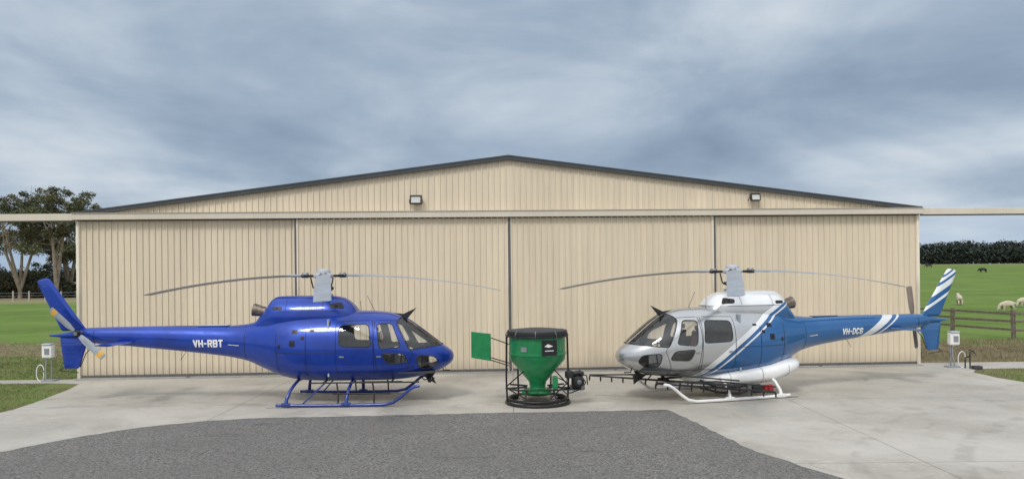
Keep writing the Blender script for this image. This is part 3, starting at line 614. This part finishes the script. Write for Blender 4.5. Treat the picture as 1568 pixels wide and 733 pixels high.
# ------------------------------------------------------------------ fences
MW=mat('weathered_timber',(.16,.13,.105),.85,0,.3,6,bump=.5)
F1=empty('post_and_rail_fence')
fp=[(21.6,40.5),(22.3,37.4),(23.2,34.2),(24.6,33.8),(27.4,33.6),(30.2,33.4),(33,33.2)]
for (a,b) in fp: box('post',(a,b,.66),(.15,.15,1.34+random.uniform(-.05,.08)),MW,F1,.02,(random.uniform(-.03,.03),random.uniform(-.03,.03),.3))
for i in range(len(fp)-1):
    a=Vector((*fp[i],0));b=Vector((*fp[i+1],0)); d=b-a
    for z in (.42,.82,1.16):
        box('rail',((a.x+b.x)/2,(a.y+b.y)/2-.09,z+random.uniform(-.02,.02)),(d.length*1.01,.04,.11),MW,F1,.008,(0,random.uniform(-.01,.01),math.atan2(d.y,d.x)))
F2=empty('paddock_fence'); ps=[];ws=[]
for i in range(40):
    x=-120+i*2.3; ps.append([(x,106,0),(x+random.uniform(-.05,.05),106,1.5+random.uniform(-.1,.15))])
for z in (.4,.8,1.2): ws.append([(-120,106,z),(-30,106,z)])
tubes('fence_posts',ps,.11,mat('bleached_timber',(.42,.38,.31),.9),F2); tubes('fence_wires',ws,.015,M_gr,F2)
# ------------------------------------------------------------------ trees
def leafmat(name,a,b,c):
    m,n,p=newmat(name); g=n.add('ShaderNodeNewGeometry'); o=n.obj(); q=n.mix(g.outputs['Random Per Island'],a,b); q=n.mix(n.mr(n.noise(o,.5,3),.45,.65,0,.7),q,c); n.put(p.inputs['Base Color'],q); p.inputs['Roughness'].default_value=.6; return m
ML=leafmat('gum_leaves',(.045,.06,.022),(.11,.12,.05),(.13,.10,.05)); MBK=mat('gum_bark',(.32,.26,.20),.9,0,.3,2)
ML2=leafmat('shrub_leaves',(.025,.035,.012),(.06,.07,.028),(.09,.055,.03))
def leaves(cents,rad,per,size):
    C=[];
    for (c,r) in zip(cents,rad):
        k=int(per*r[0]); d=rng.normal(size=(k,3)); d/=np.linalg.norm(d,axis=1)[:,None]; d*=rng.uniform(.35,1.,k)[:,None]**.6; d*=np.array(r)
        C.append(np.array(c)+d+rng.normal(0,.08,(k,3)))
    C=np.concatenate(C); n=len(C)
    a=rng.normal(size=(n,3)); a/=np.linalg.norm(a,axis=1)[:,None]; b=np.cross(a,rng.normal(size=(n,3))); b/=np.linalg.norm(b,axis=1)[:,None]
    s=rng.uniform(.5,1.2,n)[:,None]*size; v=np.empty((n*4,3)); v[0::4]=C-a*s; v[1::4]=C+b*s*.45; v[2::4]=C+a*s; v[3::4]=C-b*s*.45
    return v
def quadmesh(name,v,m,parent=None):
    n=len(v)//4; me=bpy.data.meshes.new(name); me.vertices.add(4*n); me.vertices.foreach_set('co',v.ravel()); me.loops.add(4*n); me.loops.foreach_set('vertex_index',np.arange(4*n)); me.polygons.add(n); me.polygons.foreach_set('loop_start',np.arange(0,4*n,4)); me.update(calc_edges=True)
    me.materials.append(m); o=bpy.data.objects.new(name,me); COL.objects.link(o)
    if parent: o.parent=parent
    return o
def gum(loc,H,spread,n,seed,bare=0,zlo=.5,dens=330,sc=1.7):
    T=empty('gum_tree',loc); T.scale=(sc,sc,sc); rd=random.Random(seed); br=[];ce=[];ra=[]
    fork=[]
    for s in range(4):
        a=s*1.57+rd.uniform(-.5,.5); tip=Vector((math.cos(a)*spread*.45,math.sin(a)*spread*.45,H*rd.uniform(.62,.78))); b0=Vector((0,0,H*.08)); mid=b0.lerp(tip,.5)+Vector((rd.uniform(-.5,.5),rd.uniform(-.5,.5),.3))
        br.append({'p':[(0,0,-.1),tuple(b0),tuple(mid),tuple(tip)],'r':[.22,.18,.11,.06]}); fork.append((b0,mid,tip))
    for i in range(n):
        b0,mid,tip=fork[i%4]; a=rd.uniform(0,6.28); q=spread*math.sqrt(rd.random()); z=H*(zlo+(1-zlo)*rd.random()**.7)*(1-.22*(q/spread)**2)
        c=Vector((math.cos(a)*q,math.sin(a)*q,z-.6)); st=mid.lerp(tip,rd.random()); m1=st.lerp(c,.5)+Vector((0,0,-.3+rd.random()*.5))
        br.append({'p':[tuple(st),tuple(m1),tuple(c)],'r':[.055,.035,.012]}); r=rd.uniform(.45,1.1); ce.append(tuple(c)); ra.append((r*1.25,r*1.25,r*.5))
        for k in range(2):
            e=c+Vector((rd.uniform(-1,1),rd.uniform(-1,1),rd.uniform(-.1,.7))); br.append({'p':[tuple(m1),tuple(e)],'r':[.025,.006]}); ce.append(tuple(e)); ra.append((.4,.4,.22))
    for i in range(bare):
        a=rd.uniform(0,6.28); st=fork[i%4][2]; e=st+Vector((math.cos(a)*spread*.5*rd.random(),math.sin(a)*spread*.5,rd.uniform(2,4.2))); m1=st.lerp(e,.5)+Vector((rd.uniform(-.4,.4),0,0))
        br.append({'p':[tuple(st),tuple(m1),tuple(e)],'r':[.04,.022,.008]})
        for k in range(6):
            q=m1.lerp(e,rd.random()); e2=q+Vector((rd.uniform(-1.2,1.2),rd.uniform(-1,1),rd.uniform(.3,1.1))); br.append({'p':[tuple(q),tuple(e2)],'r':[.015,.006]})
            if rd.random()<.5: ce.append(tuple(e2)); ra.append((.28,.28,.2))
    tubes('trunk_and_limbs',br,.1,MBK,T); quadmesh('foliage',leaves(ce,ra,dens,.12),ML,T)
gum((-73.5,119,0),11.5,3.3,32,3); gum((-82.0,123,0),10.2,3.6,30,11,2); gum((-87,116,0),11.5,3.5,12,5,18,.5,220); gum((-97,128,0),12.5,4.5,34,23); gum((-78,130,0),9.0,3.5,26,31,0,.35)
ce=[];ra=[]
for i in range(120):
    x=-128+i*.55+random.uniform(-.5,.5); h=random.uniform(1.6,3.4) if x>-84 else random.uniform(2.6,6.0)
    if x>-68: h*=.7
    ce.append((x,127+random.uniform(-3,3),h*.5)); ra.append((2.0,1.8,h*.55))
quadmesh('shrub_row',leaves(ce,ra,260,.27),ML2)
# distant shelter belt
def belt(name,x0,x1,y,h,dn,m,size=.9):
    ce=[];ra=[]; x=x0
    while x<x1:
        hh=h*random.uniform(.90,1.05); z=float(TZ(x,y)); ce.append((x,y+random.uniform(-6,6),z+hh*.62)); ra.append((3.4*random.uniform(.7,1.3),4,hh*.42)); ce.append((x+1,y-2,z+hh*.3)); ra.append((4,4,hh*.36)); x+=1.7
    v=leaves(ce,[(r[0],r[1],r[2]) for r in ra],dn,size); quadmesh(name,v,m)
MD=leafmat('distant_foliage',(.012,.022,.016),(.024,.037,.025),(.030,.042,.030))
belt('distant_tree_line',120,520,405,12.3,60,MD,.9); belt('distant_tree_line',-520,-170,600,9,30,MD,1.3)
# ------------------------------------------------------------------ animals
def skin(name,nodes,edges,m,loc,rz,sc=1.):
    me=bpy.data.meshes.new(name); me.from_pydata([tuple(Vector(n[0])*sc) for n in nodes],edges,[]); o=bpy.data.objects.new(name,me); COL.objects.link(o)
    o.modifiers.new('s','SKIN'); sub=o.modifiers.new('u','SUBSURF'); sub.levels=2; sub.render_levels=2
    for i,nn in enumerate(nodes):
        r=nn[1] if isinstance(nn[1],tuple) else (nn[1],nn[1]); me.skin_vertices[0].data[i].radius=(r[0]*sc,r[1]*sc)
    me.skin_vertices[0].data[0].use_root=True; me.materials.append(m); o.location=loc; o.rotation_euler=(0,0,rz); return o
MWool=mat('wool',(.50,.44,.33),.95,0,.15,8,bump=.8,bs=25); MCow=mat('black_hide',(.02,.018,.017),.7)
def quad(name,kind,loc,rz,graze):
    if kind=='sheep':
        hd=[((.60,0,.42),.11),((.70,0,.22),.08),((.76,0,.08),.05)] if graze else [((.60,0,.88),.12),((.68,0,1.0),.10),((.84,0,.95),.06)]
        N=[((-.40,0,.68),.23),((0,0,.68),.27),((.36,0,.68),.24)]+hd; E=[(0,1),(1,2),(2,3),(3,4),(4,5)]; m=MWool;ly=.13;fr=.32;re=-.40
        lw=(.085,.05,.035)
    else:
        hd=[((1.0,0,1.15),.2),((1.25,0,.75),.14),((1.42,0,.35),.09)] if graze else [((1.05,0,1.35),.2),((1.3,0,1.5),.16),((1.6,0,1.38),.1)]
        N=[((-.75,0,1.05),.33),((0,0,1.0),.40),((.65,0,1.02),.34)]+hd; E=[(0,1),(1,2),(2,3),(3,4),(4,5)]; m=MCow;ly=.22;fr=.6;re=-.78;lw=(.13,.075,.055)
    z=N[0][0][2]
    for s in (-1,1):
        b=len(N); N+=[((re+.10,s*ly,z*.72),lw[0]*1.3),((re+.06,s*ly,z*.50),lw[0]),((re-.05,s*ly,z*.30),lw[1]),((re,s*ly,.05),lw[2])]; E+=[(0,b),(b,b+1),(b+1,b+2),(b+2,b+3)]
        b=len(N); N+=[((fr,s*ly,z*.62),lw[0]*1.1),((fr+.01,s*ly,z*.32),lw[1]),((fr,s*ly,.05),lw[2])]; E+=[(2,b),(b,b+1),(b+1,b+2)]
    h=len(N); N+=[((N[4][0][0]-.03,.14*(1 if kind=='sheep' else 1.6),N[4][0][2]+.03),.03),((N[4][0][0]-.03,-.14*(1 if kind=='sheep' else 1.6),N[4][0][2]+.03),.03)]; E+=[(4,h),(4,h+1)]
    t=len(N); N+=[((re-.22,0,z*.95),.05),((re-.27,0,z*.6),.035)]; E+=[(0,t),(t,t+1)]
    skin(name,N,E,m,loc,rz)
quad('sheep','sheep',(37.3,55.6,0),R(180),True); quad('sheep','sheep',(42.6,61.5,0),R(195),True); quad('sheep','sheep',(40.0,66,0),R(70),False)
quad('cow','cow',(127,199,float(TZ(127,199))),R(180),True); quad('cow','cow',(148,262,float(TZ(148,262))),R(160),True)
# ------------------------------------------------------------------ sky
W=bpy.data.worlds.new('World'); S.world=W; W.use_nodes=True; n=NT(W.node_tree); W.node_tree.nodes.clear()
SUN_EL=48; SUN_AZ=205
sky=n.add('ShaderNodeTexSky',sky_type='NISHITA',sun_disc=False); sky.sun_elevation=R(SUN_EL); sky.sun_rotation=R(SUN_AZ)
b1=n.add('ShaderNodeBackground'); n.l.new(sky.outputs[0],b1.inputs[0]); b1.inputs[1].default_value=.10
g=n.add('ShaderNodeTexCoord').outputs['Generated']; x,y,z=n.sep(g)[:3]
zz=n.math('ADD',n.math('MAXIMUM',z,0.),.14); pv=n.comb(n.math('DIVIDE',x,zz),n.math('DIVIDE',y,zz),.3)
n1=n.noise(pv,.6,6,.52,.5); n2=n.noise(pv,1.8,5,.5,.3)
vv=n.comb(x,y,n.math('MULTIPLY',z,2.3)); n3=n.noise(vv,3.0,7,.52,.4)
k=n.math('ADD',n.math('MULTIPLY',n1,.42),n.math('ADD',n.math('MULTIPLY',n2,.13),n.math('MULTIPLY',n3,.45)))
k=n.math('ADD',n.math('MULTIPLY',k,2.3),-.64)
def dirv(az,el): return math.radians(az),math.sin(math.radians(el))
azs=n.math('ARCTAN2',x,y)
def patchk(az,el,sx,sy,amp):
    a0,z0=dirv(az,el); da=n.math('DIVIDE',n.math('SUBTRACT',azs,a0),sx); dz=n.math('DIVIDE',n.math('SUBTRACT',z,z0),sy)
    q=n.math('ADD',n.math('MULTIPLY',da,da),n.math('MULTIPLY',dz,dz)); q=n.math('EXPONENT',n.math('MULTIPLY',q,-1.)); return n.math('MULTIPLY',q,amp)
for a in ((-33,9,.12,.045,.38),(32,8.5,.16,.035,.40),(15,17.0,.17,.05,.26),(-7,15,.3,.06,-.06),(-14,8,.25,.05,-.06),(19,9.5,.18,.03,-.15),(-30,18,.2,.05,.08),(34,3,.12,.02,.06),(-20,5,.2,.025,.08),(33,14,.2,.03,-.08)):
    k=n.math('ADD',k,patchk(*a))
r=n.add('ShaderNodeValToRGB'); n.put(r.inputs[0],k); e=r.color_ramp.elements
e[0].position=.12; e[0].color=(.205,.27,.37,1); e[1].position=.98; e[1].color=(.78,.82,.86,1)
for p_,c_ in ((.32,(.275,.355,.465,1)),(.50,(.36,.45,.565,1)),(.70,(.52,.60,.69,1))):
    q=e.new(p_); q.color=c_
hz=n.mr(z,.0,.09,.55,0.); cc=n.mix(hz,r.outputs[0],(.40,.54,.72))
cc=n.mix(n.math('MAXIMUM',n.mr(z,.38,.8,0,.75),n.mr(y,.0,-.6,0,.75)),cc,(.50,.50,.495))
up=n.mr(z,.38,.95,1.,2.3); bk_=n.mr(n.math('MULTIPLY',y,-1.),-.1,.8,1.,1.9)
b2=n.add('ShaderNodeBackground'); n.l.new(cc,b2.inputs[0]); n.put(b2.inputs[1],n.math('MULTIPLY',up,bk_))
mx=n.add('ShaderNodeMixShader'); n.put(mx.inputs[0],n.mr(k,.2,.5,.92,.98)); n.l.new(b1.outputs[0],mx.inputs[1]); n.l.new(b2.outputs[0],mx.inputs[2])
out=n.add('ShaderNodeOutputWorld'); n.l.new(mx.outputs[0],out.inputs[0])
try: W.cycles.sampling_method='MANUAL'; W.cycles.sample_map_resolution=512
except Exception: pass
sl=bpy.data.lights.new('sun','SUN'); sl.energy=1.5; sl.angle=R(12); sl.color=(1,.95,.88); so=bpy.data.objects.new('sun',sl); COL.objects.link(so)
az=R(SUN_AZ); d=Vector((math.sin(az)*math.cos(R(SUN_EL)),math.cos(az)*math.cos(R(SUN_EL)),math.sin(R(SUN_EL)))); so.rotation_euler=d.to_track_quat('Z','Y').to_euler()
# ------------------------------------------------------------------ camera
cam=bpy.data.cameras.new('camera'); cam.sensor_width=36; cam.lens=36*1130/1568; cam.shift_y=51.5/1568; cam.clip_end=6000
co=bpy.data.objects.new('camera',cam); COL.objects.link(co); co.location=(0,0,3.3); co.rotation_euler=(R(90),R(.62),0); S.camera=co
S.view_settings.view_transform='Standard'; S.view_settings.look='None'; S.view_settings.exposure=0
